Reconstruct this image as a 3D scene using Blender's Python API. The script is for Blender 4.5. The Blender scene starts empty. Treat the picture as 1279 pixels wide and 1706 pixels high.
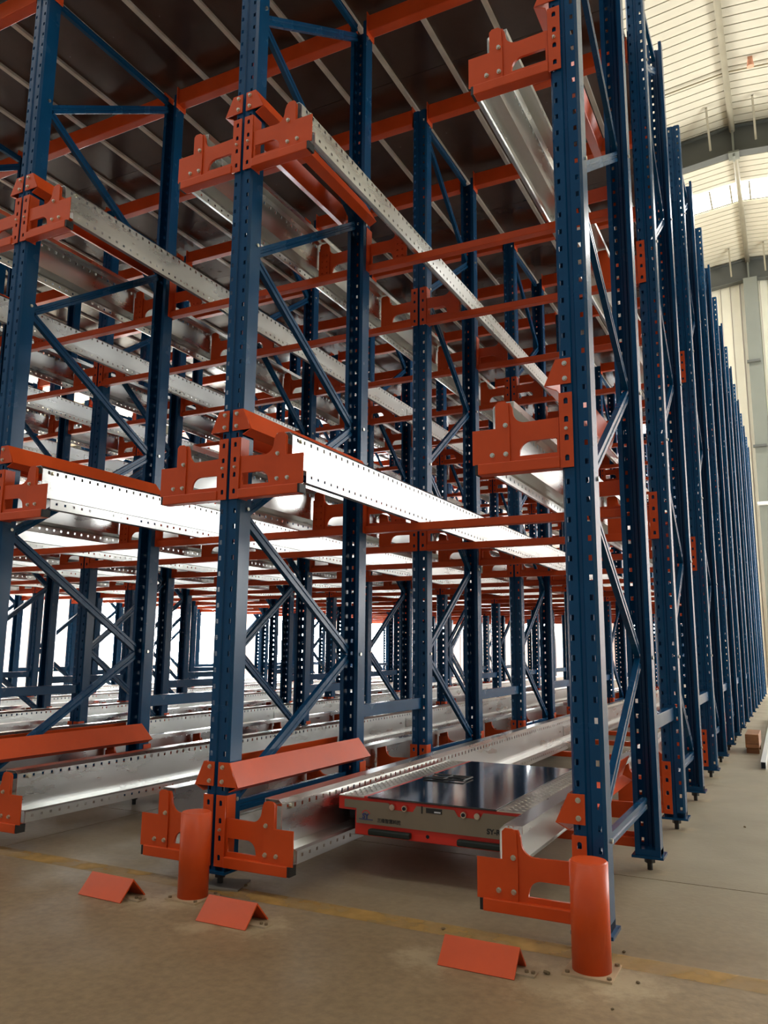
import bpy, bmesh, math, random
from mathutils import Vector, Matrix
random.seed(7)
C = bpy.context.scene.collection
SC = bpy.context.scene

# ------------------------------------------------------------------ camera
cam_d = bpy.data.cameras.new('camera'); cam = bpy.data.objects.new('camera', cam_d); C.objects.link(cam)
cam_d.sensor_fit = 'HORIZONTAL'; cam_d.sensor_width = 36.0; cam_d.lens = 1325.5/1279*36.0
cam_d.clip_start = 0.05; cam_d.clip_end = 200
cr = Vector((0.89193237, 0.45209272, 0.00829657)); cu = Vector((0.06924836, -0.15470583, 0.98553071)); cf = Vector((-0.44683478, 0.87845221, 0.16929381))
M = Matrix((( cr.x, cu.x, -cf.x, 0.5824), (cr.y, cu.y, -cf.y, -2.5645), (cr.z, cu.z, -cf.z, 0.8781), (0, 0, 0, 1)))
cam.matrix_world = M
SC.camera = cam

# ------------------------------------------------------------------ world, lights, exposure
W = bpy.data.worlds.new('world'); SC.world = W; W.use_nodes = True
W.node_tree.nodes['Background'].inputs[0].default_value = (0.86, 0.93, 1.0, 1)
W.node_tree.nodes['Background'].inputs[1].default_value = 0.27
SC.view_settings.view_transform = 'Standard'; SC.view_settings.look = 'None'
SC.view_settings.exposure = 0.42; SC.view_settings.gamma = 1.0; SC.view_settings.use_curve_mapping = False
WINDOW_E = 42.0     # daylight through the far windows
SIDE_E = 8.0        # daylight through the side windows
SKY_E = 9.0         # glow of the one visible roof light and the added unseen bands

# ------------------------------------------------------------------ materials
def mat(name, col, rough=0.5, metal=0.0, noise=0.0, nscale=8.0, bump=0.0, bscale=60.0, rvar=0.0, spec=0.5, stretch=None, coat=0.0):
    m = bpy.data.materials.new(name); m.use_nodes = True
    nt = m.node_tree; b = nt.nodes['Principled BSDF']
    b.inputs['Base Color'].default_value = (*col, 1); b.inputs['Roughness'].default_value = rough
    b.inputs['Metallic'].default_value = metal; b.inputs['Specular IOR Level'].default_value = spec
    if coat: b.inputs['Coat Weight'].default_value = coat; b.inputs['Coat Roughness'].default_value = 0.12
    tc = nt.nodes.new('ShaderNodeTexCoord'); src = tc.outputs['Object']
    if stretch:
        mp = nt.nodes.new('ShaderNodeMapping'); mp.inputs['Scale'].default_value = stretch
        nt.links.new(src, mp.inputs[0]); src = mp.outputs[0]
    if noise or rvar:
        n = nt.nodes.new('ShaderNodeTexNoise'); n.inputs['Scale'].default_value = nscale; n.inputs['Detail'].default_value = 5
        nt.links.new(src, n.inputs['Vector'])
    if noise:
        r = nt.nodes.new('ShaderNodeValToRGB')
        r.color_ramp.elements[0].position = 0.3; r.color_ramp.elements[1].position = 0.7
        r.color_ramp.elements[0].color = (*[c*(1-noise) for c in col], 1)
        r.color_ramp.elements[1].color = (*[min(1, c*(1+noise)) for c in col], 1)
        nt.links.new(n.outputs['Fac'], r.inputs[0]); nt.links.new(r.outputs[0], b.inputs['Base Color'])
    if rvar:
        mr = nt.nodes.new('ShaderNodeMapRange')
        mr.inputs['From Min'].default_value = .3; mr.inputs['From Max'].default_value = .7
        mr.inputs['To Min'].default_value = max(.02, rough-rvar); mr.inputs['To Max'].default_value = rough+rvar
        nt.links.new(n.outputs['Fac'], mr.inputs[0]); nt.links.new(mr.outputs[0], b.inputs['Roughness'])
    if bump:
        n2 = nt.nodes.new('ShaderNodeTexNoise'); n2.inputs['Scale'].default_value = bscale; n2.inputs['Detail'].default_value = 3
        nt.links.new(src, n2.inputs['Vector'])
        bp = nt.nodes.new('ShaderNodeBump'); bp.inputs['Strength'].default_value = bump; bp.inputs['Distance'].default_value = 0.01
        nt.links.new(n2.outputs['Fac'], bp.inputs['Height']); nt.links.new(bp.outputs[0], b.inputs['Normal'])
    return m
def emat(name, col, s):
    m = bpy.data.materials.new(name); m.use_nodes = True; nt = m.node_tree
    b = nt.nodes['Principled BSDF']; b.inputs['Base Color'].default_value = (*col, 1)
    b.inputs['Emission Color'].default_value = (*col, 1); b.inputs['Emission Strength'].default_value = s
    return m
BLUE = mat('blue_paint', (0.003, 0.056, 0.142), 0.25, 0, 0.10, 6, 0.0, 90, 0.04, spec=0.25)
ORNG = mat('orange_paint', (0.66, 0.080, 0.013), 0.36, 0, 0.08, 7, 0.02, 70, 0.05, spec=0.3)
RED = mat('shuttle_red_paint', (0.72, 0.035, 0.02), 0.3, 0, 0.05, 8)
GALV = mat('galvanised_steel', (0.66, 0.665, 0.64), 0.30, 1.0, 0.05, 9, 0.0, 25, 0.05, stretch=(1, .25, 1))
ZINC = mat('zinc_bolt', (0.72, 0.68, 0.55), 0.3, 1.0)
BLACK = mat('black_plastic_and_tube_shade', (0.012, 0.012, 0.012), 0.5)
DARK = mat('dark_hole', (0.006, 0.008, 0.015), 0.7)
STEELD = mat('screw_steel', (0.05, 0.05, 0.05), 0.45, 0.8)
FILM = mat('brown_film_faced_plywood', (0.070, 0.038, 0.026), 0.22, 0, 0.35, 2.2, 0.04, 3.0, 0.08, spec=0.6)
JOIST = mat('joist_zinc', (0.74, 0.72, 0.66), 0.45, 0.1, 0.12, 10)
WALLC = mat('cream_wall_sheet', (0.70, 0.67, 0.53), 0.5, 0, 0.04, 1.5)
WALLP = mat('lens_tinted_wall', (0.86, 0.74, 0.70), 0.55, 0, 0.03, 1.0)  # pink cast by the lens is put into the wall colour
ROOFC = mat('cream_roof_sheet', (0.52, 0.485, 0.375), 0.45, 0, 0.05, 1.2)
ROOFD = mat('roof_seam', (0.30, 0.26, 0.16), 0.7)
GREY = mat('grey_rafter_paint', (0.085, 0.09, 0.08), 0.5, 0, 0.08, 2)
GREYL = mat('light_grey_paint', (0.18, 0.19, 0.155), 0.5, 0, 0.06, 2)
PIPEM = mat('beige_tube_paint', (0.25, 0.225, 0.155), 0.45, 0, 0.08, 4)
WOOD = mat('brown_wood', (0.30, 0.13, 0.05), 0.6, 0, 0.35, 10, 0.2, 40, stretch=(1, 1, 6))
WHITE = mat('white_paint', (0.75, 0.75, 0.74), 0.35)
PLATEG = mat('grey_brown_panel', (0.27, 0.22, 0.15), 0.42, 0.35, 0.10, 4)
GLOSSK = mat('black_glossy_lid', (0.018, 0.022, 0.032), 0.09, 0, 0.0, spec=0.9, coat=0.6)
TREAD = mat('tread_plate', (0.72, 0.70, 0.62), 0.3, 0.9, 0.10, 20)
RUBBER = mat('rubber_bumper', (0.012, 0.018, 0.012), 0.55)
TXT = mat('black_print', (0.02, 0.02, 0.018), 0.6)
TXTB = mat('blue_print', (0.03, 0.05, 0.16), 0.5)
TXTR = mat('red_print', (0.55, 0.05, 0.04), 0.5)
PANE = emat('daylight_pane', (0.95, 0.98, 1.0), WINDOW_E)
PANES = emat('side_daylight_pane', (0.95, 0.98, 1.0), SIDE_E)
SKYL = emat('roof_light_and_added_glow', (0.98, 0.99, 1.0), SKY_E)

def floor_material():
    m = bpy.data.materials.new('worn_concrete'); m.use_nodes = True; nt = m.node_tree; L = nt.links
    b = nt.nodes['Principled BSDF']
    geo = nt.nodes.new('ShaderNodeNewGeometry')
    def noise(sc, det=6, rough=.55):
        n = nt.nodes.new('ShaderNodeTexNoise'); n.inputs['Scale'].default_value = sc; n.inputs['Detail'].default_value = det
        n.inputs['Roughness'].default_value = rough
        L.new(geo.outputs['Position'], n.inputs['Vector']); return n.outputs['Fac']
    def ramp(src, p0, c0, p1, c1):
        r = nt.nodes.new('ShaderNodeValToRGB'); r.color_ramp.elements[0].position = p0; r.color_ramp.elements[1].position = p1
        r.color_ramp.elements[0].color = (*c0, 1); r.color_ramp.elements[1].color = (*c1, 1); L.new(src, r.inputs[0]); return r.outputs[0]
    base = ramp(noise(1.7, 12, .65), .34, (0.245, 0.165, 0.088), .72, (0.335, 0.24, 0.135))
    fine = ramp(noise(35, 6), .35, (0.84, 0.84, 0.84), .65, (1.1, 1.1, 1.1))
    mx = nt.nodes.new('ShaderNodeMix'); mx.data_type = 'RGBA'; mx.blend_type = 'MULTIPLY'; mx.inputs[0].default_value = 1
    L.new(base, mx.inputs[6]); L.new(fine, mx.inputs[7]); col = mx.outputs[2]
    # greyer, lighter concrete under the racks and in the aisle than in the browner foreground
    sx = nt.nodes.new('ShaderNodeSeparateXYZ'); L.new(geo.outputs['Position'], sx.inputs[0])
    wob = nt.nodes.new('ShaderNodeMath'); wob.operation = 'MULTIPLY_ADD'; L.new(noise(2.0, 4), wob.inputs[0]); wob.inputs[1].default_value = .8
    L.new(sx.outputs['Y'], wob.inputs[2])
    mr = nt.nodes.new('ShaderNodeMapRange'); mr.inputs['From Min'].default_value = .1; mr.inputs['From Max'].default_value = 1.6
    L.new(wob.outputs[0], mr.inputs[0])
    gcol = ramp(noise(1.1, 8), .3, (0.30, 0.255, 0.175), .72, (0.38, 0.335, 0.24))
    m2 = nt.nodes.new('ShaderNodeMix'); m2.data_type = 'RGBA'; L.new(mr.outputs[0], m2.inputs[0]); L.new(col, m2.inputs[6]); L.new(gcol, m2.inputs[7]); col = m2.outputs[2]
    # pale drilling dust around the anchored stops and bollards
    for (x, y, r) in DUST:
        d = nt.nodes.new('ShaderNodeVectorMath'); d.operation = 'DISTANCE'; L.new(geo.outputs['Position'], d.inputs[0]); d.inputs[1].default_value = (x, y, 0)
        s = nt.nodes.new('ShaderNodeMath'); s.operation = 'MULTIPLY_ADD'; L.new(noise(13, 10, .75), s.inputs[0]); s.inputs[1].default_value = r*3.2; L.new(d.outputs['Value'], s.inputs[2])
        q = nt.nodes.new('ShaderNodeMapRange'); q.inputs['From Min'].default_value = r*1.9; q.inputs['From Max'].default_value = r*2.6
        q.inputs['To Min'].default_value = .72; q.inputs['To Max'].default_value = 0
        L.new(s.outputs[0], q.inputs[0])
        mm = nt.nodes.new('ShaderNodeMix'); mm.data_type = 'RGBA'; L.new(q.outputs[0], mm.inputs[0]); L.new(col, mm.inputs[6]); mm.inputs[7].default_value = (0.46, 0.36, 0.22, 1); col = mm.outputs[2]
    L.new(col, b.inputs['Base Color'])
    rr = nt.nodes.new('ShaderNodeMapRange'); rr.inputs['From Min'].default_value = .3; rr.inputs['From Max'].default_value = .7
    rr.inputs['To Min'].default_value = .38; rr.inputs['To Max'].default_value = .62; L.new(noise(2.5), rr.inputs[0]); L.new(rr.outputs[0], b.inputs['Roughness'])
    bp = nt.nodes.new('ShaderNodeBump'); bp.inputs['Strength'].default_value = .12; bp.inputs['Distance'].default_value = .01
    L.new(noise(50), bp.inputs['Height']); L.new(bp.outputs[0], b.inputs['Normal'])
    return m
DUST = [(-.42, -.30, .12), (-.06, -.28, .16), (.12, -.20, .15), (-1.02, -.30, .13), (-1.16, -.40, .08), (-1.52, -.30, .12), (-1.40, -.22, .13), (0, 1.85, .10), (0, 1, .09), (0, 2.72, .1), (0, 3.73, .1), (0, 4.6, .1), (-1.35, .0, .09)]
CONC = floor_material()
def line_material():
    m = bpy.data.materials.new('worn_yellow_line_paint'); m.use_nodes = True; nt = m.node_tree; L = nt.links
    b = nt.nodes['Principled BSDF']; b.inputs['Base Color'].default_value = (0.58, 0.33, 0.08, 1); b.inputs['Roughness'].default_value = .6
    geo = nt.nodes.new('ShaderNodeNewGeometry'); n = nt.nodes.new('ShaderNodeTexNoise'); n.inputs['Scale'].default_value = 7; n.inputs['Detail'].default_value = 8
    L.new(geo.outputs['Position'], n.inputs['Vector'])
    q = nt.nodes.new('ShaderNodeMapRange'); q.inputs['From Min'].default_value = .30; q.inputs['From Max'].default_value = .62; q.inputs['To Min'].default_value = .75; q.inputs['To Max'].default_value = .25
    L.new(n.outputs['Fac'], q.inputs[0]); L.new(q.outputs[0], b.inputs['Alpha'])
    return m
LINE = line_material()

# ------------------------------------------------------------------ helpers
class MB:
    def __init__(s): s.v = []; s.f = []
    def quad(s, a, b, c, d):
        n = len(s.v); s.v += [tuple(a), tuple(b), tuple(c), tuple(d)]; s.f.append((n, n+1, n+2, n+3)); return s
    def box(s, x0, x1, y0, y1, z0, z1):
        n = len(s.v)
        s.v += [(x0,y0,z0),(x1,y0,z0),(x1,y1,z0),(x0,y1,z0),(x0,y0,z1),(x1,y0,z1),(x1,y1,z1),(x0,y1,z1)]
        for q in ((0,3,2,1),(4,5,6,7),(0,1,5,4),(1,2,6,5),(2,3,7,6),(3,0,4,7)): s.f.append(tuple(n+i for i in q))
        return s
    def bar(s, p, q, prof, up=(0, 0, 1)):
        """extrude closed 2D profile [(u,v)] from p to q; u along side, v along up"""
        p = Vector(p); q = Vector(q); d = (q-p).normalized(); side = d.cross(Vector(up)).normalized(); u2 = side.cross(d)
        n = len(s.v); k = len(prof)
        for o in (p, q):
            for (a, b) in prof: s.v.append(tuple(o+side*a+u2*b))
        for i in range(k):
            j = (i+1) % k; s.f.append((n+i, n+j, n+k+j, n+k+i))
        s.f.append(tuple(n+i for i in reversed(range(k)))); s.f.append(tuple(n+k+i for i in range(k)))
        return s
    def cyl(s, p, q, r, k=12, r2=None):
        r2 = r if r2 is None else r2
        p = Vector(p); q = Vector(q); d = (q-p).normalized(); up = Vector((0, 0, 1)) if abs(d.z) < .9 else Vector((0, 1, 0))
        a = d.cross(up).normalized(); b = d.cross(a); n = len(s.v)
        for o, rr in ((p, r), (q, r2)):
            for i in range(k):
                t = 2*math.pi*i/k; s.v.append(tuple(o+a*math.cos(t)*rr+b*math.sin(t)*rr))
        for i in range(k):
            j = (i+1) % k; s.f.append((n+i, n+j, n+k+j, n+k+i))
        s.f.append(tuple(n+i for i in range(k))); s.f.append(tuple(n+k+i for i in reversed(range(k))))
        return s
    def mesh(s, name, m, smooth=False, bevel=0, solid=0):
        me = bpy.data.meshes.new(name); me.from_pydata(s.v, [], s.f)
        bm = bmesh.new(); bm.from_mesh(me)
        bmesh.ops.remove_doubles(bm, verts=bm.verts, dist=1e-5)
        bmesh.ops.recalc_face_normals(bm, faces=bm.faces)
        if solid: bmesh.ops.solidify(bm, geom=bm.faces[:], thickness=solid)
        if bevel: bmesh.ops.bevel(bm, geom=bm.edges[:], offset=bevel, segments=2, affect='EDGES', profile=.5)
        bm.to_mesh(me); bm.free(); me.materials.append(m)
        if smooth:
            for p in me.polygons: p.use_smooth = len(p.vertices) == 4
        return me
def plate(name, outline, holes, th, m, bevel=0.0):
    """flat plate in the XZ plane (thickness along Y) with cut holes"""
    cu = bpy.data.curves.new(name, 'CURVE'); cu.dimensions = '2D'; cu.fill_mode = 'BOTH'; cu.extrude = th/2
    for pts in [outline]+holes:
        s = cu.splines.new('POLY'); s.points.add(len(pts)-1); s.use_cyclic_u = True
        for i, (x, z) in enumerate(pts): s.points[i].co = (x, z, 0, 1)
    o = bpy.data.objects.new(name, cu); C.objects.link(o)
    dg = bpy.context.evaluated_depsgraph_get(); me = bpy.data.meshes.new_from_object(o.evaluated_get(dg))
    bpy.data.objects.remove(o); bpy.data.curves.remove(cu)
    me.transform(Matrix.Rotation(math.pi/2, 4, 'X'))
    me.name = name; me.materials.clear(); me.materials.append(m)
    return me
def rect(x0, x1, z0, z1): return [(x0, z0), (x1, z0), (x1, z1), (x0, z1)]
def circ(x, z, r, k=8): return [(x+r*math.cos(2*math.pi*i/k), z+r*math.sin(2*math.pi*i/k)) for i in range(k)]
def mirror(me, name):
    m2 = me.copy(); m2.name = name; m2.transform(Matrix.Scale(-1, 4, (1, 0, 0))); m2.flip_normals(); return m2
def obj(name, me, parent=None, loc=None, rotz=0, label=None):
    o = bpy.data.objects.new(name, me); C.objects.link(o)
    if parent: o.parent = parent
    if loc: o.location = loc
    if rotz: o.rotation_euler.z = rotz
    if label: o['label'] = label
    return o
def tag(o, label, cat, group=None):
    o['label'] = label; o['category'] = cat
    if group: o['group'] = group
    return o
def thing(name, label, cat, loc=(0, 0, 0), group=None):
    return tag(obj(name, None, None, loc), label, cat, group)
def struct(name, me, parent=None, loc=None):
    o = obj(name, me, parent, loc)
    if not parent: o['kind'] = 'structure'
    return o
def text_mesh(s, size, m, name='lettering', ext=0.0006, bold=0.0):
    cu = bpy.data.curves.new(name, 'FONT'); cu.body = s; cu.size = size; cu.extrude = ext; cu.offset = bold; cu.align_x = 'LEFT'
    o = bpy.data.objects.new(name, cu); C.objects.link(o)
    dg = bpy.context.evaluated_depsgraph_get(); me = bpy.data.meshes.new_from_object(o.evaluated_get(dg))
    bpy.data.objects.remove(o); me.transform(Matrix.Rotation(math.pi/2, 4, 'X')); me.materials.clear(); me.materials.append(m)
    return me
ORD = ['front', 'second', 'third', 'fourth', 'fifth', 'sixth', 'seventh', 'eighth', 'ninth', 'tenth', 'eleventh', 'twelfth', 'thirteenth', 'fourteenth', 'fifteenth', 'sixteenth', 'seventeenth', 'eighteenth', 'nineteenth']

# ------------------------------------------------------------------ layout
LW = 1.40                                   # lane pitch
NR = 7                                      # rows of uprights
YS = [0, 1.0, 1.85, 2.72, 3.73, 4.60, 5.50, 6.37, 7.28, 8.15, 9.05, 9.92, 10.82, 11.70, 12.60, 13.47, 14.37, 15.24]
ZL = [0.078, 1.463, 2.908]                  # underside of the arms on the three levels
DECKZ = 4.47
YWALL = 20.0
ROWN = ['outer right row', 'second row from the right', 'third row from the right', 'fourth row from the right', 'fifth row from the right', 'sixth row from the right', 'leftmost row']
LANEN = ['shuttle cart lane', 'second lane from the right', 'third lane from the right', 'fourth lane from the right', 'fifth lane from the right', 'leftmost lane']
LEVN = ['floor level', 'middle level', 'upper level']

# ------------------------------------------------------------------ the setting: floor
struct('floor', MB().box(-27, 9, -7, YWALL+.3, -.12, -.012).mesh('floor', mat('joint_filler', (.05, .042, .03), .9)))
fl = bpy.data.objects['floor']
xs = [-27, -20, -14, -8, -2.6, 9]; ys = [-7, 0.86, 6.9, 13, YWALL+.3]
for i in range(len(xs)-1):
    for j in range(len(ys)-1):
        g = .004
        o = obj('slab', MB().box(xs[i]+g, xs[i+1]-g, ys[j]+g, ys[j+1]-g, -.013, 0).mesh('slab', CONC), fl)
tag(obj('floor_line', MB().quad((-12, -.105, .0012), (9, -.105, .0012), (9, -.005, .0012), (-12, -.005, .0012)).mesh('floor_line', LINE)),
    'worn yellow floor line crossing the concrete in front of the racks', 'floor marking')

# ------------------------------------------------------------------ far wall
wall = struct('wall_far', MB().box(-27, 9, YWALL+.06, YWALL+.3, 0, 11.6).mesh('wall_far', WALLP))
def sheet_panel(x0, x1, z0, z1, m):
    mb = MB(); y = YWALL; w = .018
    mb.box(x0+.004, x1-.02, y+.02, y+.06, z0, z1)
    mb.box(x1-.035, x1-.012, y-.002, y+.03, z0, z1)
    return mb.mesh('wall_panel', m)
x = -2.0; pm = sheet_panel(0, .245, 0, 11.2, WALLC)
while x < 1.6:
    obj('wall_panel', pm, wall, (x, 0, 0)); x += .245
# plain sheets in the lens-tinted pink, seen between the racks
pm2 = sheet_panel(0, .9, 0, 4.2, WALLP)
x = -12.8
while x < -2.1:
    obj('wall_panel', pm2, wall, (x, 0, 0)); x += .9
# windows
def window(n, x0, x1, z0, z1, cols, rows):
    f = MB(); y = YWALL-.05; t = .05
    f.box(x0-t, x0, y, y+.1, z0-t, z1+t).box(x1, x1+t, y, y+.1, z0-t, z1+t).box(x0, x1, y, y+.1, z0-t, z0).box(x0, x1, y, y+.1, z1, z1+t)
    for i in range(1, cols): xx = x0+(x1-x0)*i/cols; f.box(xx-.02, xx+.02, y, y+.09, z0, z1)
    for i in range(1, rows): zz = z0+(z1-z0)*i/rows; f.box(x0, x1, y, y+.09, zz-.02, zz+.02)
    o = struct('window_%d' % n, f.mesh('window_frame', WHITE))
    for i in range(cols):
        for j in range(rows):
            obj('pane', MB().quad((x0+(x1-x0)*i/cols, y+.055, z0+(z1-z0)*j/rows), (x0+(x1-x0)*(i+1)/cols, y+.055, z0+(z1-z0)*j/rows),
                (x0+(x1-x0)*(i+1)/cols, y+.055, z0+(z1-z0)*(j+1)/rows), (x0+(x1-x0)*i/cols, y+.055, z0+(z1-z0)*(j+1)/rows)).mesh('pane', PANE), o)
window(1, -3.35, -2.70, 1.35, 3.3, 1, 2)
window(2, -6.60, -6.05, 1.35, 3.3, 1, 2)
window(3, -9.60, -8.70, 1.35, 3.3, 2, 2)
window(4, -15.7, -12.9, .35, 5.4, 3, 3)
window(5, -20.2, -16.6, .35, 5.4, 4, 3)
window(6, -24.6, -21.4, .35, 5.4, 3, 3)
window(11, -12.5, -10.4, .35, 5.4, 2, 3)
# grey column on the far wall with its side pieces
col_me = MB().box(.06, .12, YWALL-.30, YWALL-.28, 0, 10.8).box(.06, .40, YWALL-.32, YWALL-.30, 0, 10.8).box(.20, .24, YWALL-.30, YWALL-.02, 0, 10.8).box(.06, .40, YWALL-.04, YWALL-.02, 0, 10.8).mesh('trim', GREYL)
struct('trim_1', col_me)
tag(obj('wall_conduit', MB().cyl((.02, YWALL-.36, 4.62), (1.6, YWALL-.36, 4.62), .05).mesh('wall_conduit', WHITE)), 'white horizontal pipe fixed across the grey column on the far wall', 'pipe')
for z, k in ((8.4, 'upper'), (6.1, 'lower')):
    tag(obj('column_bracket', MB().box(.02, .34, YWALL-.42, YWALL-.32, z, z+.06).mesh('column_bracket', GREY)), 'small dark bracket on the grey far column, %s of the two' % k, 'bracket')
# side wall beyond the aisle (outside the frame), windows in its far half
wr = struct('wall_right', MB().box(8.6, 8.8, -7, 9.0, 0, 10.6).box(8.6, 8.8, 9.0, YWALL, 0, 1.2).box(8.6, 8.8, 9.0, YWALL, 6.6, 10.6).mesh('wall_right', WALLC))
wr2 = struct('window_7', MB().box(8.55, 8.65, 9.0, YWALL, 1.15, 1.2).box(8.55, 8.65, 9.0, YWALL, 6.6, 6.65).mesh('window_frame', WHITE))
for i in range(4):
    y0 = 9.0+i*2.75; y1 = y0+2.6
    obj('pane', MB().quad((8.7, y0, 1.2), (8.7, y1, 1.2), (8.7, y1, 6.6), (8.7, y0, 6.6)).mesh('pane', PANES), wr2)
    obj('post', MB().box(8.6, 8.8, y1, y1+.15, 1.2, 6.6).mesh('post', WALLC), wr2)
struct('wall_left', MB().box(-27.2, -27, -7, YWALL, 0, 9).mesh('wall_left', WALLP))

# ------------------------------------------------------------------ roof
XR, ZR, SL = 0.2, 11.44, 0.10
def rz(x): return ZR-SL*abs(x-XR)
def roof_strip(y0, y1, dz, m, name, x0=-27, x1=9, th=.02):
    mb = MB()
    for a, b in ((x0, min(XR, x1)), (XR, x1)):
        if b <= a: continue
        n = len(mb.v)
        mb.v += [(a, y0, rz(a)+dz), (b, y0, rz(b)+dz), (b, y1, rz(b)+dz), (a, y1, rz(a)+dz), (a, y0, rz(a)+dz+th), (b, y0, rz(b)+dz+th), (b, y1, rz(b)+dz+th), (a, y1, rz(a)+dz+th)]
        for q in ((0,3,2,1),(4,5,6,7),(0,1,5,4),(1,2,6,5),(2,3,7,6),(3,0,4,7)): mb.f.append(tuple(n+i for i in q))
    return mb.mesh(name, m)
ceil = struct('ceiling', roof_strip(-7, YWALL+.3, .05, ROOFD, 'ceiling'))
pw = .215
rp = roof_strip(0, pw-.022, 0, ROOFC, 'roof_panel')
y = 8.4
while y < YWALL:
    if not (15.85 < y+pw/2 < 16.75): obj('roof_panel', rp, ceil, (0, y, 0))
    y += pw
obj('roof_panel', roof_strip(-7, 8.39, 0, ROOFC, 'roof_panel'), ceil)
for i, (a, b) in enumerate(((-3.6, -3.2), (3.6, 4.2), (15.87, 16.68))):  # first two are unseen glowing bands, added to light roof, racks and floor
    sk = struct('window_%d' % (8+i), roof_strip(a, b, -.012, SKYL, 'real_or_added_roof_light', -20 if i < 2 else -20, 7.5, .006))
    if i == 2:
        for x in (-1.2, -.42, .02, .42, 1.3):
            obj('glazing_bar', MB().box(x-.02, x+.02, a, b, rz(x)-.045, rz(x)-.012).mesh('glazing_bar', PIPEM), sk)
def rafter(yc, n):
    mb = MB()
    for a, b in ((-27, XR), (XR, 9)):
        for (u0, u1, w) in ((-.03, -.045, .11), (-.045, -.60, .006), (-.60, -.62, .11)):
            k = len(mb.v)
            mb.v += [(a, yc-w, rz(a)+u1), (b, yc-w, rz(b)+u1), (b, yc+w, rz(b)+u1), (a, yc+w, rz(a)+u1), (a, yc-w, rz(a)+u0), (b, yc-w, rz(b)+u0), (b, yc+w, rz(b)+u0), (a, yc+w, rz(a)+u0)]
            for q in ((0,3,2,1),(4,5,6,7),(0,1,5,4),(1,2,6,5),(2,3,7,6),(3,0,4,7)): mb.f.append(tuple(k+i for i in q))
    r = struct('trim_%d' % n, mb.mesh('rafter', GREY))
    obj('ridge_plate', MB().box(XR-.02, XR+.02, yc-.10, yc+.10, ZR-.72, ZR-.03).box(XR-.10, XR+.10, yc-.14, yc+.14, ZR-.66, ZR-.62).mesh('ridge_plate', GREYL), r)
    for dx in (-.42, .42):
        obj('fly_brace', MB().bar((XR+dx, yc-.14, rz(XR+dx)-.45), (XR+dx*.98, yc-.95, rz(XR+dx)-.03), [(-.02, -.02), (.02, -.02), (.02, .02), (-.02, .02)]).mesh('fly_brace', PIPEM), r)
sk = struct('window_12', roof_strip(4, 14, -.012, SKYL, 'real_or_added_roof_light', -24, -12, .006))  # unseen glowing roof band over the left bay, added to raise the light
rafter(13.7, 2); rafter(YWALL-.1, 3); rafter(7.4, 4); rafter(1.1, 5)
tag(obj('ridge_tube', MB().cyl((XR, -7, ZR-.09), (XR, YWALL-.1, ZR-.09), .055, 16).mesh('ridge_tube', PIPEM, True)), 'long beige tube running under the roof ridge above the aisle', 'tube')
tag(obj('roof_cable', MB().cyl((-6, 11.9, rz(-6)-.05), (XR, 11.9, ZR-.05), .014, 6).cyl((XR, 11.9, ZR-.05), (4, 11.9, rz(4)-.05), .014, 6).mesh('roof_cable', ROOFD)), 'thin dark cable strung across the cream roof sheets', 'cable')
def uz(px, py, z): pass
tag(obj('roof_lamp', MB().cyl((.62, 11.7, 11.22), (.62, 11.7, 11.36), .06, 12, .045).box(.58, .66, 11.66, 11.74, 11.34, 11.40).mesh('roof_lamp', mat('salmon_plastic', (.7, .32, .2), .5))), 'small salmon fitting hanging under the roof right of the ridge tube', 'fitting')

# ------------------------------------------------------------------ uprights
PITCH = .0625
def upright_mesh(h, name):
    """omega section, web on the -Y side with two columns of slots, open to +Y"""
    xs = [-.0415, -.037, -.026, -.009, -.005, .005, .009, .026, .037, .0415]
    ywb = {-.009: -.045, -.005: -.039, .005: -.039, .009: -.045}
    pr = [(-.030, .038), (-.050, .038), (-.050, -.034)] + [(x, ywb.get(x, -.045)) for x in xs] + [(.050, -.034), (.050, .038), (.030, .038)]
    zs = [0.0]; z = .035; holes = []
    while z+.03 < h:
        zs += [z, z+.018]; holes.append(len(zs)-2); z += PITCH
    zs.append(h); hs = set(holes)
    idx = [i for i in range(len(pr)-1) if abs(abs((pr[i][0]+pr[i+1][0])/2)-.0315) < .002 and pr[i][1] < -.04]
    v = []; f = []; n = len(pr)
    for z in zs:
        for (x, y) in pr: v.append((x, y, z))
    for j in range(len(zs)-1):
        for i in range(n-1):
            if i in idx and j in hs: continue
            f.append((j*n+i, j*n+i+1, (j+1)*n+i+1, (j+1)*n+i))
    mb = MB(); mb.v = v; mb.f = f
    me = mb.mesh(name, BLUE, solid=.0022)
    return me
H_IN, H_OUT = 4.37, 5.02
UP = {H_IN: upright_mesh(H_IN, 'upright'), H_OUT: upright_mesh(H_OUT, 'upright')}
CPROF = [(-.011, -.021), (.011, -.021), (.011, -.007), (.007, -.004), (.007, .004), (.011, .007), (.011, .021), (-.011, .021), (-.011, .007), (-.007, .004), (-.007, -.004), (-.011, -.007)]
def brace_mesh(d, z0, z1, side):
    a, b = (.07, d-.07)
    if side == 'up': p, q = (0, a, z0), (0, b, z1)
    else: p, q = (0, b, z0), (0, a, z1)
    p = Vector(p); q = Vector(q); up = Vector((1, 0, 0)).cross((q-p).normalized())
    pr = [(x, y) for x, y in CPROF]
    return MB().bar(p, q, pr, tuple(up)).mesh('brace', BLUE)
PLATE_F = MB().box(-.062, .062, -.06, .055, .052, .062).box(-.05, .05, -.045, .04, .062, .085).mesh('base_plate', BLUE)
FOOT = MB().cyl((0, 0, .0), (0, 0, .053), .011, 10).cyl((0, 0, .028), (0, 0, .052), .021, 6).mesh('levelling_foot', STEELD)
BM = {}
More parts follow.
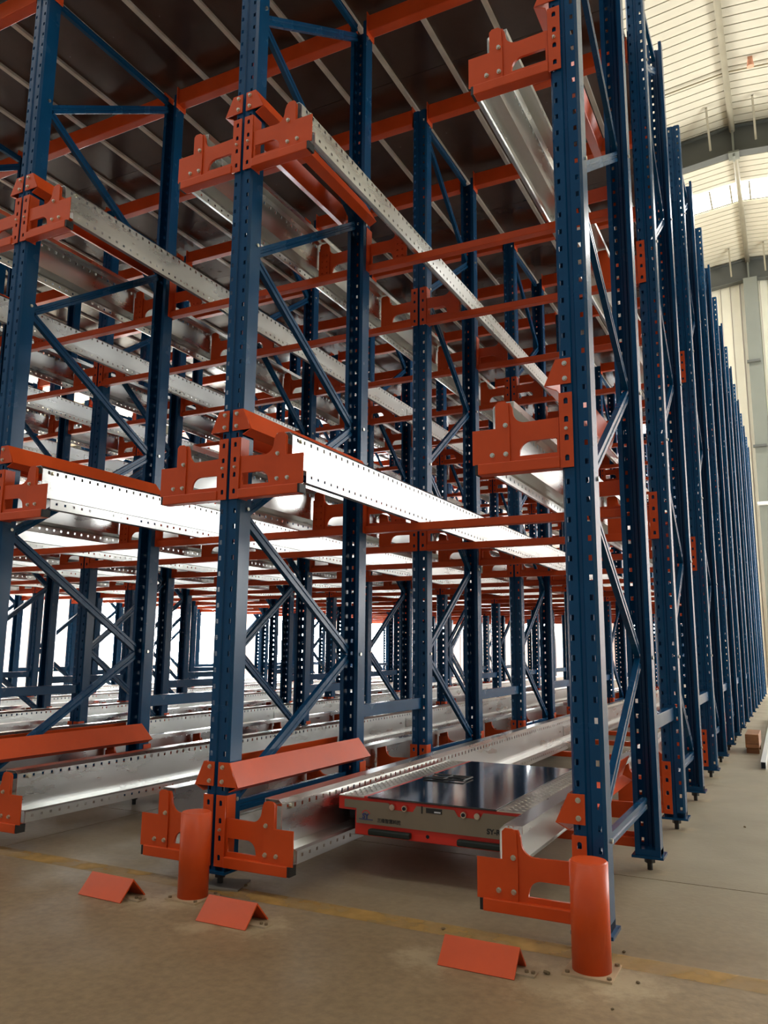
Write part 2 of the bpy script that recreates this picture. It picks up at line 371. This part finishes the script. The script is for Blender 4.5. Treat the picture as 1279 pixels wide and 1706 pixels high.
def brace(d, z0, z1, side, root, flip=False):
    k = (round(d, 3), round(z1-z0, 3), side)
    if k not in BM: BM[k] = brace_mesh(d, 0, z1-z0, side)
    obj('brace', BM[k], root, (0, d if flip else 0, z0), math.pi if flip else 0)
BOLT = MB().cyl((0, 0, 0), (0, -.002, 0), .0085, 12).cyl((0, -.002, 0), (0, -.008, 0), .0065, 6).mesh('bolt', ZINC)
RIVX = MB().cyl((.050, 0, 0), (.056, 0, 0), .008, 8).mesh('bolt', ZINC)
def frame(row, k):
    y0, y1 = YS[2*k], YS[2*k+1]; d = y1-y0; h = H_OUT if row == 0 else H_IN
    nm = ROWN[row]
    look = {0: 'tall blue slotted upright frame'}.get(row, 'blue slotted upright frame')
    lab = '%s, %s frame in the %s' % (look, ORD[k] if k else 'front', nm)
    r = thing('upright_frame', lab, 'rack frame', (-row*LW, y0, 0), 'upright frames of the racking')
    obj('upright', UP[h], r, (0, 0, .06)); obj('upright', UP[h], r, (0, d, .06), math.pi)
    for yy, ro in ((0, 0), (d, math.pi)):
        obj('base_plate', PLATE_F, r, (0, yy, 0), ro)
        obj('levelling_foot', FOOT, r, (0, yy, 0))
    brace(d, .27, .27, 'up', r)
    F = [.31, 1.43, 2.58, 3.74, 4.86]; B = [.85, 2.01, 3.17, 4.33]
    for i in range(4):
        brace(d, F[i], B[i]-.02, 'up', r, k > 0)
        if i < 3 or row == 0: brace(d, B[i]+.02, F[i+1]-.03, 'down', r, k > 0)
    if row: brace(d, 4.37, 4.37, 'up', r)
    else: brace(d, 4.93, 4.93, 'up', r)
    if row < 3 and k < 3:
        for z in (.31, .85, 1.43, 2.01, 2.58, 3.17, 3.74, 4.33):
            fr = (z in (.31, 1.43, 2.58, 3.74)) == (k == 0)
            obj('bolt', RIVX, r, (0, .015 if fr else d-.015, z))
    return r
for row in range(NR):
    for k in range(len(YS)//2): frame(row, k)
# spacers tying one frame to the next
for row in range(NR):
    for k in range(len(YS)//2-1):
        a, b = YS[2*k+1]+.047, YS[2*k+2]-.047
        me = MB().box(-.02, .02, 0, b-a, 0, .062).box(-.03, .03, 0, .004, -.012, .074).box(-.03, .03, b-a-.004, b-a, -.012, .074).mesh('row_spacer', BLUE, bevel=.002)
        tag(obj('row_spacer', me, None, (-row*LW, a, .535)), 'blue box spacer low behind the %s frame of the %s' % (ORD[k], ROWN[row]), 'spacer', 'spacers between the frames')

# ------------------------------------------------------------------ orange arms, beams
def arc(cx, cz, r, a0, a1, k=6): return [(cx+r*math.cos(math.radians(a0+(a1-a0)*i/k)), cz+r*math.sin(math.radians(a0+(a1-a0)*i/k))) for i in range(k+1)]
CONN = plate('connector', rect(.008, .052, 0, .252), [[(x0-.007, z0-.008), (x0+.007, z0-.008), (x0+.007, z0+.008), (x0+.003, z0+.012), (x0-.003, z0+.012), (x0-.007, z0+.008)] for x0 in (.029,) for z0 in (.03, .098, .160, .222)], .004, ORNG)
mb = MB().box(.048, .053, .0, .055, 0, .252); sideme = mb.mesh('connector_side', ORNG)
# dark upright slots seen through the connector
arm_out = [(.055, .045), (.055, .173), (.165, .170)] + arc(.170, .212, .042, -90, -8) + [(.214, .226), (.222, .245), (.262, .245), (.272, .236), (.272, .035), (.055, .035)]
arm_hole = [(.063, .055), (.063, .104), (.145, .104)] + arc(.150, .064, .040, 90, 15) + [(.192, .055)]
ARM = plate('arm_plate', arm_out, [arm_hole], .010, ORNG)
TUBE_A = MB().box(.053, .335, -.012, .036, 0, .038).mesh('arm_tube', ORNG, bevel=.003)
TUBE_DARK = MB().box(.334, .345, -.010, .034, .002, .036).mesh('dark_tube_end', BLACK)  # black block standing for the shaded inside of the open tube
ENDP = plate('end_plate', [(.222, .036), (.355, .036), (.355, .157), (.272, .157), (.272, .240), (.262, .250), (.238, .250), (.226, .240), (.222, .150)], [circ(.236, .165, .004), circ(.236, .065, .004), circ(.284, .065, .004)], .004, ORNG)
BRK = plate('rail_bracket', rect(.205, .275, .035, .20), [circ(x_, z_, .0055) for x_ in (.222, .252) for z_ in (.06, .095, .13, .165)] , .004, ORNG)
FULLT = MB().box(.053, LW-.053, -.006, .040, 0, .038).mesh('beam_tube', ORNG, bevel=.003)
ARMF = MB().box(.055, .062, -.004, .02, .035, .173).box(.063, .19, -.002, .016, .165, .172).mesh('arm_flange', ORNG)
SETS = {}
for nme, me in (('connector', CONN), ('connector_side', sideme), ('arm_plate', ARM), ('arm_tube', TUBE_A), ('dark_tube_end', TUBE_DARK), ('end_plate', ENDP), ('rail_bracket', BRK), ('arm_flange', ARMF)):
    SETS[nme] = {1: me, -1: mirror(me, nme)}
def arm_parts(r, sx, x0=0, full=True, fy=-1):
    """fy=-1: faces the camera"""
    Yp = lambda y: y*(-fy)
    obj('connector', SETS['connector'][sx], r, (x0, Yp(-.004), 0))
    obj('connector_side', SETS['connector_side'][sx], r, (x0, 0 if fy < 0 else -.055, 0))
    obj('arm_plate', SETS['arm_plate'][sx], r, (x0, Yp(.006), 0))
    if full:
        obj('arm_tube', SETS['arm_tube'][sx], r, (x0, 0 if fy < 0 else -.024, 0)); obj('dark_tube_end', SETS['dark_tube_end'][sx], r, (x0, 0 if fy < 0 else -.024, 0))
        obj('end_plate', SETS['end_plate'][sx], r, (x0, Yp(-.003), 0))
        for (bx, bz) in ((.236, .165), (.236, .065), (.284, .065)): obj('bolt', BOLT, r, (x0+sx*bx, -.005, bz))
        obj('bolt', BOLT, r, (x0+sx*.030, -.006, .130)).scale = (.7, 1, .7)
    else:
        obj('rail_bracket', SETS['rail_bracket'][sx], r, (x0, Yp(.016), 0))
sidew = {1: 'right', -1: 'left'}
for row in range(NR):
    for lv in range(3):
        for sx in (-1, 1):
            if row == 0 and sx == 1: continue
            if row == NR-1 and sx == -1: continue
            r = thing('cantilever_arm', 'orange bolted rail arm on the front %s post, %s, %s arm' % (ROWN[row].replace(' row', '-row').replace(' from the right', ' from right'), LEVN[lv], sidew[sx]) , 'rack arm', (-row*LW, -.048, ZL[lv]), 'front arms carrying the rail ends')
            arm_parts(r, sx)
# full crossbeams behind
stuff = MB(); nb = 0
for lane in range(NR-1):
    for k in range(1, len(YS)):
        rear = k % 2 == 1
        yb = YS[k]+.048 if rear else YS[k]-.048
        for lv in range(3):
            nb += 1
            if lane == NR-2 and lv == 0:
                a = -(lane+1)*LW
                stuff.box(a+.053, a+LW-.053, yb-.02, yb+.02, ZL[0], ZL[0]+.038); stuff.box(a+.055, a+.27, yb-.004, yb+.004, ZL[0]+.038, ZL[0]+.17); stuff.box(a+LW-.27, a+LW-.055, yb-.004, yb+.004, ZL[0]+.038, ZL[0]+.17)
                continue
            r = thing('crossbeam', 'orange crossbeam on the %s, %s beam back in the %s' % (LEVN[lv], ORD[k], LANEN[lane]), 'rack beam', (-(lane+1)*LW, yb, ZL[lv]), 'crossbeams joining the rows')
            fy = 1 if rear else -1
            obj('beam_tube', FULLT, r, (0, 0 if fy < 0 else -.034, 0))
            arm_parts(r, 1, 0, False, fy); arm_parts(r, -1, LW, False, fy)
s = obj('crossbeam', stuff.mesh('crossbeam', ORNG)); tag(s, 'floor level orange crossbeams of the leftmost lane, seen through the racks', 'rack beam'); s['kind'] = 'stuff'

# ------------------------------------------------------------------ guards on the front posts
GP = plate('guard_plate', [(.010, .0), (.010, .088), (.060, .088), (.100, 0)], [circ(.030, .018, .004), circ(.030, .070, .004)], .004, ORNG)
GL = 1.06
gm = MB()
pp = [(.060, .088), (.102, .0), (.060, -.020)]
for i in range(len(pp)-1):
    (x0, z0), (x1, z1) = pp[i], pp[i+1]
    gm.quad((x0, 0, z0), (x1, 0, z1), (x1, GL, z1), (x0, GL-.0 if i else GL-.05, z0))
GS = gm.mesh('guard_strip', ORNG, solid=.003)
GUS = {1: (GP, GS), -1: (mirror(GP, 'guard_plate'), mirror(GS, 'guard_strip'))}
for row in range(NR):
    for lv in range(3):
        for sx in (-1, 1):
            if row == 0 and sx == 1: continue
            r = thing('post_guard', 'orange sloping pallet guide strip, %s side of the front %s post, %s' % (sidew[sx], ROWN[row].replace(' row', '-row').replace(' from the right', ' from right'), LEVN[lv]), 'pallet guide', (-row*LW, -.050, ZL[lv]+.283), 'pallet guides on the front posts')
            obj('guard_plate', GUS[sx][0], r); obj('guard_strip', GUS[sx][1], r, (0, .002, 0))
            for bz in (.018, .070): obj('bolt', BOLT, r, (sx*.030, -.002, bz))

# ------------------------------------------------------------------ galvanised rails
def rail_mesh(length, name):
    pr = [(.212, .232), (.212, .255), (.272, .255), (.288, .240), (.288, .234), (.288, .218), (.288, .098), (.345, .092), (.356, .086), (.356, .074), (.356, .062), (.356, .042), (.340, .038)]
    hc = {4: .5, 9: .5}
    ysx = [0.0]; y = .03; hs = set()
    hp = .05
    while y+.02 < length:
        ysx += [y, y+.013]; hs.add(len(ysx)-2); y += hp
    ysx.append(length)
    n = len(pr); v = []; f = []
    for yy in ysx:
        for (x, z) in pr: v.append((x, yy, z))
    for j in range(len(ysx)-1):
        for i in range(n-1):
            if j in hs and i in (4, 9): continue
            f.append((j*n+i, j*n+i+1, (j+1)*n+i+1, (j+1)*n+i))
    mb = MB(); mb.v = v; mb.f = f
    return mb.mesh(name, GALV, solid=.0025)
RL = YS[-1]+.15
RM = {1: rail_mesh(RL, 'pallet_rail')}; RM[-1] = mirror(RM[1], 'pallet_rail')
SPL = MB().box(.2885, .292, -.15, .15, .12, .20).mesh('splice_plate', GALV)
SPLM = {1: SPL, -1: mirror(SPL, 'splice_plate')}
RB = MB().cyl((0, 0, 0), (.008, 0, 0), .009, 8).mesh('bolt', ZINC)
for lane in range(NR-1):
    for lv in range(3):
        for sx in (1, -1):
            row = lane+1 if sx == 1 else lane
            r = obj('pallet_rail', RM[sx], None, (-row*LW, -.028, ZL[lv]))
            tag(r, 'long galvanised slotted rail, %s, %s side of the %s' % (LEVN[lv], 'left' if sx == 1 else 'right', LANEN[lane]), 'rail', 'galvanised rails of the lanes')
            for ys_ in (.06, 4.25):
                obj('bolt', RB, r, (sx*.288, ys_, .226), 0 if sx > 0 else math.pi)
            obj('splice_plate', SPLM[sx], r, (0, 4.15, 0)); obj('splice_plate', SPLM[sx], r, (0, 9.95, 0))

# ------------------------------------------------------------------ brown deck over the racks
XL = -(NR-1)*LW-.3
DX0 = .0
for lane in range(NR-1):
    for k in range(len(YS)):
        yb = YS[k]
        a = -(lane+1)*LW+.052
        me = bpy.data.meshes.get('deck_beam') or MB().box(0, LW-.104, -.03, .03, 0, .105).box(-.0, .006, -.045, .045, -.03, .12).box(LW-.11, LW-.104, -.045, .045, -.03, .12).mesh('deck_beam', ORNG, bevel=.004)
        tag(obj('deck_beam', me, None, (a, yb, DECKZ-.11)), 'red box beam under the brown deck, %s beam back above the %s' % (ORD[k], LANEN[lane]), 'deck beam', 'beams under the brown deck')
deck = thing('mezzanine_deck', 'brown glossy board deck on galvanised joists covering the racks', 'deck', (0, 0, DECKZ))
jl = YS[-1]+.35
JM = MB().box(-.014, .014, 0, jl, .026, .045).mesh('joist', JOIST)
x = -.36; js = []
while x > XL:
    obj('joist', JM, deck, (x, -.15, -.002)); js.append(x); x -= .365
edge = MB().box(0, .295, 0, jl/9-.004, .045, .063).mesh('deck_panel_edge', FILM)
for j in range(9): obj('deck_panel', edge, deck, (-.36, -.15+j*jl/9, 0))
for i in range(0, len(js)-1):
    xa, xb = js[i+1], js[i]
    for j in range(9):
        ya = -.15+j*jl/9; yb = ya+jl/9-.004
        nm = 'deck_panel_%d' % 0
        me = bpy.data.meshes.get('deck_panel') or MB().box(.001, .364, 0, jl/9-.004, .045, .063).mesh('deck_panel', FILM)
        o = obj('deck_panel', me, deck, (xa, ya, 0))

# ------------------------------------------------------------------ shuttle cart in the first lane
sh = thing('shuttle_cart', 'red pallet shuttle cart with black glossy lid between the rails', 'shuttle', (-.70, .34, 0))
obj('body', MB().box(-.39, .39, .004, 1.16, .245, .296).box(-.315, .315, .004, 1.16, .155, .245).mesh('body', RED, bevel=.004), sh)
fp = [(-.36, .255), (-.36, .285), (-.165, .285), (-.145, .262), (-.06, .262), (-.045, .285), (.11, .285), (.125, .262), (.21, .262), (.225, .285), (.36, .285), (.36, .255), (.305, .255), (.305, .200), (-.305, .200), (-.305, .255)]
obj('front_panel', plate('front_panel', fp, [], .004, PLATEG), sh, (0, .0, 0))
obj('black_lid', MB().box(-.255, .275, -.004, 1.15, .297, .303).mesh('black_lid', GLOSSK), sh)
obj('red_strip', MB().box(-.272, -.257, 0, 1.15, .296, .302).mesh('red_strip', RED), sh)
def tread(x0, x1):
    mb = MB().box(x0, x1, 0, 1.15, .296, .300)
    yy = .02; k = 0
    while yy < 1.13:
        xx = x0+.018+(.014 if k % 2 else 0)
        while xx < x1-.012:
            a = .7 if k % 2 else -.7; dx, dy = .010*math.cos(a), .010*math.sin(a)
            n = len(mb.v); nx, ny = -.004*math.sin(a), .004*math.cos(a)
            mb.v += [(xx-dx, yy-dy, .3), (xx+nx, yy+ny, .3), (xx+dx, yy+dy, .3), (xx-nx, yy-ny, .3), (xx, yy, .3028)]
            for q in ((0, 3, 4), (3, 2, 4), (2, 1, 4), (1, 0, 4)): mb.f.append(tuple(n+i for i in q))
            xx += .028
        yy += .020; k += 1
    return mb.mesh('tread_plate', TREAD)
obj('tread_plate', tread(-.385, -.274), sh); obj('tread_plate', tread(.277, .385), sh)
for (a, b) in ((-.245, -.065), (.125, .305)):
    obj('rubber_bumper', MB().box(a, b, -.022, .004, .163, .186).mesh('rubber_bumper', RUBBER, bevel=.006), sh)
for bx, mm in ((-.145, ZINC), (-.092, DARK), (.150, DARK), (.203, ZINC)):
    b = obj('button', MB().cyl((0, 0, 0), (0, -.010, 0), .011, 14).mesh('button', ZINC), sh, (bx, -.002, .273))
    obj('button_cap', MB().cyl((0, -.010, 0), (0, -.013, 0), .007, 12).mesh('button_cap', mm), b)
obj('anchor_hole', MB().cyl((0, 0, 0), (0, -.002, 0), .007, 10).mesh('anchor_hole', DARK), sh, (.0, .004, .178))
def ins(me, x, z, nm='lettering', y=-.0028): return obj(nm, me, sh, (x, y, z))
ins(text_mesh('SY-RS137', .026, TXT, bold=.0008), .238, .215)
ins(text_mesh('三维智慧科技', .017, TXT, bold=.0003), -.212, .212)
ins(text_mesh('SY', .026, TXTB, 'logo', bold=.001), -.278, .220, 'logo')
ins(MB().box(-.03, .03, -.0005, .0005, 0, .003).mesh('logo', TXTB), -.262, .215, 'logo')
ins(plate('logo', arc(0, 0, .020, 20, 160, 8)+arc(0, 0, .016, 160, 20, 8), [], .001, TXTR), -.262, .232, 'logo')
ins(text_mesh('1', .036, TXT, bold=.0012), -.030, .262)
ins(MB().box(0, .066, -.0005, .0005, 0, .018).mesh('label_plate', TXT), -.004, .265, 'label_plate')
ins(MB().box(.034, .060, -.001, .0, .003, .008).mesh('label_mark', WHITE), -.004, .265, 'label_mark')
for wx in (-.395, .395):
    for wy in (.15, .95):
        obj('wheel', MB().cyl((wx-.045*(wx > 0), wy, .217), (wx+.045*(wx < 0), wy, .217), .045, 20).mesh('wheel', BLACK), sh)
hd = MB()
for p, q in (((-.24, .50), (-.05, .50)), ((-.24, .62), (-.05, .62)), ((-.24, .50), (-.24, .62)), ((-.05, .50), (-.05, .62)), ((-.24, .50), (-.05, .62)), ((-.145, .50), (-.145, .62))):
    hd.cyl((p[0], p[1], .309), (q[0], q[1], .309), .0035, 6)
obj('lifting_frame', hd.mesh('lifting_frame', STEELD), sh)

# ------------------------------------------------------------------ bollards and floor stops
rust = mat('rusty_anchor', (.20, .135, .07), .7)
def bollard(x, y, lab):
    r = thing('bollard', lab, 'bollard', (x, y, 0))
    mb = MB().cyl((0, 0, .006), (0, 0, .288), .054, 40); me = mb.mesh('post', ORNG, smooth=True)
    obj('post', me, r)
    obj('cap', MB().cyl((0, 0, .288), (0, 0, .292), .053, 40, .050).mesh('cap', ORNG), r)
    obj('base_plate', MB().box(-.068, .068, -.068, .068, 0, .006).mesh('base_plate', mat('dusty_orange_plate', (.44, .31, .18), .6, 0, .2, 12)), r)
    for bx, by in ((-.055, -.055), (.058, -.055), (.058, .055), (-.055, .055)):
        obj('anchor_bolt', MB().cyl((bx, by, .006), (bx, by, .012), .0065, 6).mesh('anchor_bolt', rust), r)
bollard(-1.385, -.173, 'orange round bollard before the front post of the second row from the right')
bollard(.022, -.165, 'orange round bollard before the front post of the outer right row')
def stop(xa, xb, ya, yb, lab, rot=0):
    cx, cy = (xa+xb)/2, (ya+yb)/2; L_ = (xb-xa)/2; D = (yb-ya)/2; h = .064
    mb = MB()
    mb.quad((-L_, -D, 0), (L_, -D, 0), (L_, 0, h), (-L_, 0, h)).quad((-L_, 0, h), (L_, 0, h), (L_, D, 0), (-L_, D, 0))
    me = mb.mesh('angle_plate', ORNG, solid=.005)
    r = thing('floor_stop', lab, 'floor stop', (cx, cy, .002)); r.rotation_euler.z = rot
    obj('angle_plate', me, r)
    obj('base_plate', MB().box(-L_-.0, L_+.045, -.02, .02, -.002, .003).mesh('base_plate', mat('dusty_plate', (.42, .32, .20), .7, 0, .2, 15)), r)
    for bx in (L_+.018, L_+.036): obj('anchor_bolt', MB().cyl((bx, 0, .002), (bx, 0, .009), .006, 6).mesh('anchor_bolt', rust), r)
stop(-1.765, -1.557, -.345, -.225, 'orange angle iron floor stop, leftmost of the three on the concrete', -.03)
stop(-1.213, -1.016, -.363, -.235, 'orange angle iron floor stop right of the middle bollard', .0)
stop(-.374, -.150, -.330, -.215, 'orange angle iron floor stop left of the right bollard', .0)

# grey shim plate under the second row's front foot
tag(obj('shim_plate', MB().box(-.07, .07, -.07, .07, 0, .006).mesh('shim_plate', mat('dusty_steel', (.22, .2, .17), .6, .3, .2, 10)), None, (-1.37, -.0, .0005), .3), 'flat grey anchor plate on the floor behind the middle bollard', 'plate')
# ------------------------------------------------------------------ things in the aisle
tm = thing('timber_block', 'brown wooden block lying in the aisle beside the white channel', 'timber', (.205, 5.55, 0))
obj('block', MB().box(-.055, .055, -.25, .25, .05, .165).mesh('block', WOOD, bevel=.004), tm)
for dy in (-.18, .18): obj('runner', MB().box(-.05, .05, dy-.03, dy+.03, 0, .052).mesh('runner', WOOD), tm)
ch = thing('steel_channel', 'long white steel box profile lying in the aisle by the wooden block', 'profile', (.3185, 4.33, 0)); ch.rotation_euler.z = .010
obj('profile', MB().box(-.0185, .0185, .0, 4.9, .002, .055).mesh('profile', WHITE, bevel=.0015), ch)
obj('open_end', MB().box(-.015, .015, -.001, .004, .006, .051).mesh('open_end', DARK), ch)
# drill debris and anchors on the floor
rock = mat('dark_debris', (.15, .105, .05), .8)
for (x, y, s, lab) in ((-.47, -.055, .009, 'small dark stone on the yellow line left of the right bollard'),
                       (-.085, -.245, .010, 'brown drill plug beside the right floor stop'),
                       (.15, -.19, .007, 'small anchor stud right of the right bollard'),
                       (.075, .02, .006, 'tiny dark chip behind the right bollard'),
                       (.12, -.385, .005, 'tiny dark chip on the concrete in front of the right bollard'),
                       (-1.30, .025, .008, 'reddish bolt head on the plate behind the middle bollard'),
                       (.30, 2.05, .008, 'pale chip lying alone in the aisle')):
    bm = bmesh.new(); bmesh.ops.create_icosphere(bm, subdivisions=1, radius=s)
    for v in bm.verts: v.co *= random.uniform(.75, 1.2); v.co.z *= .6
    me = bpy.data.meshes.new('debris_chip'); bm.to_mesh(me); bm.free(); me.materials.append(rock)
    tag(obj('debris_chip', me, None, (x, y, s*.45)), lab, 'debris')
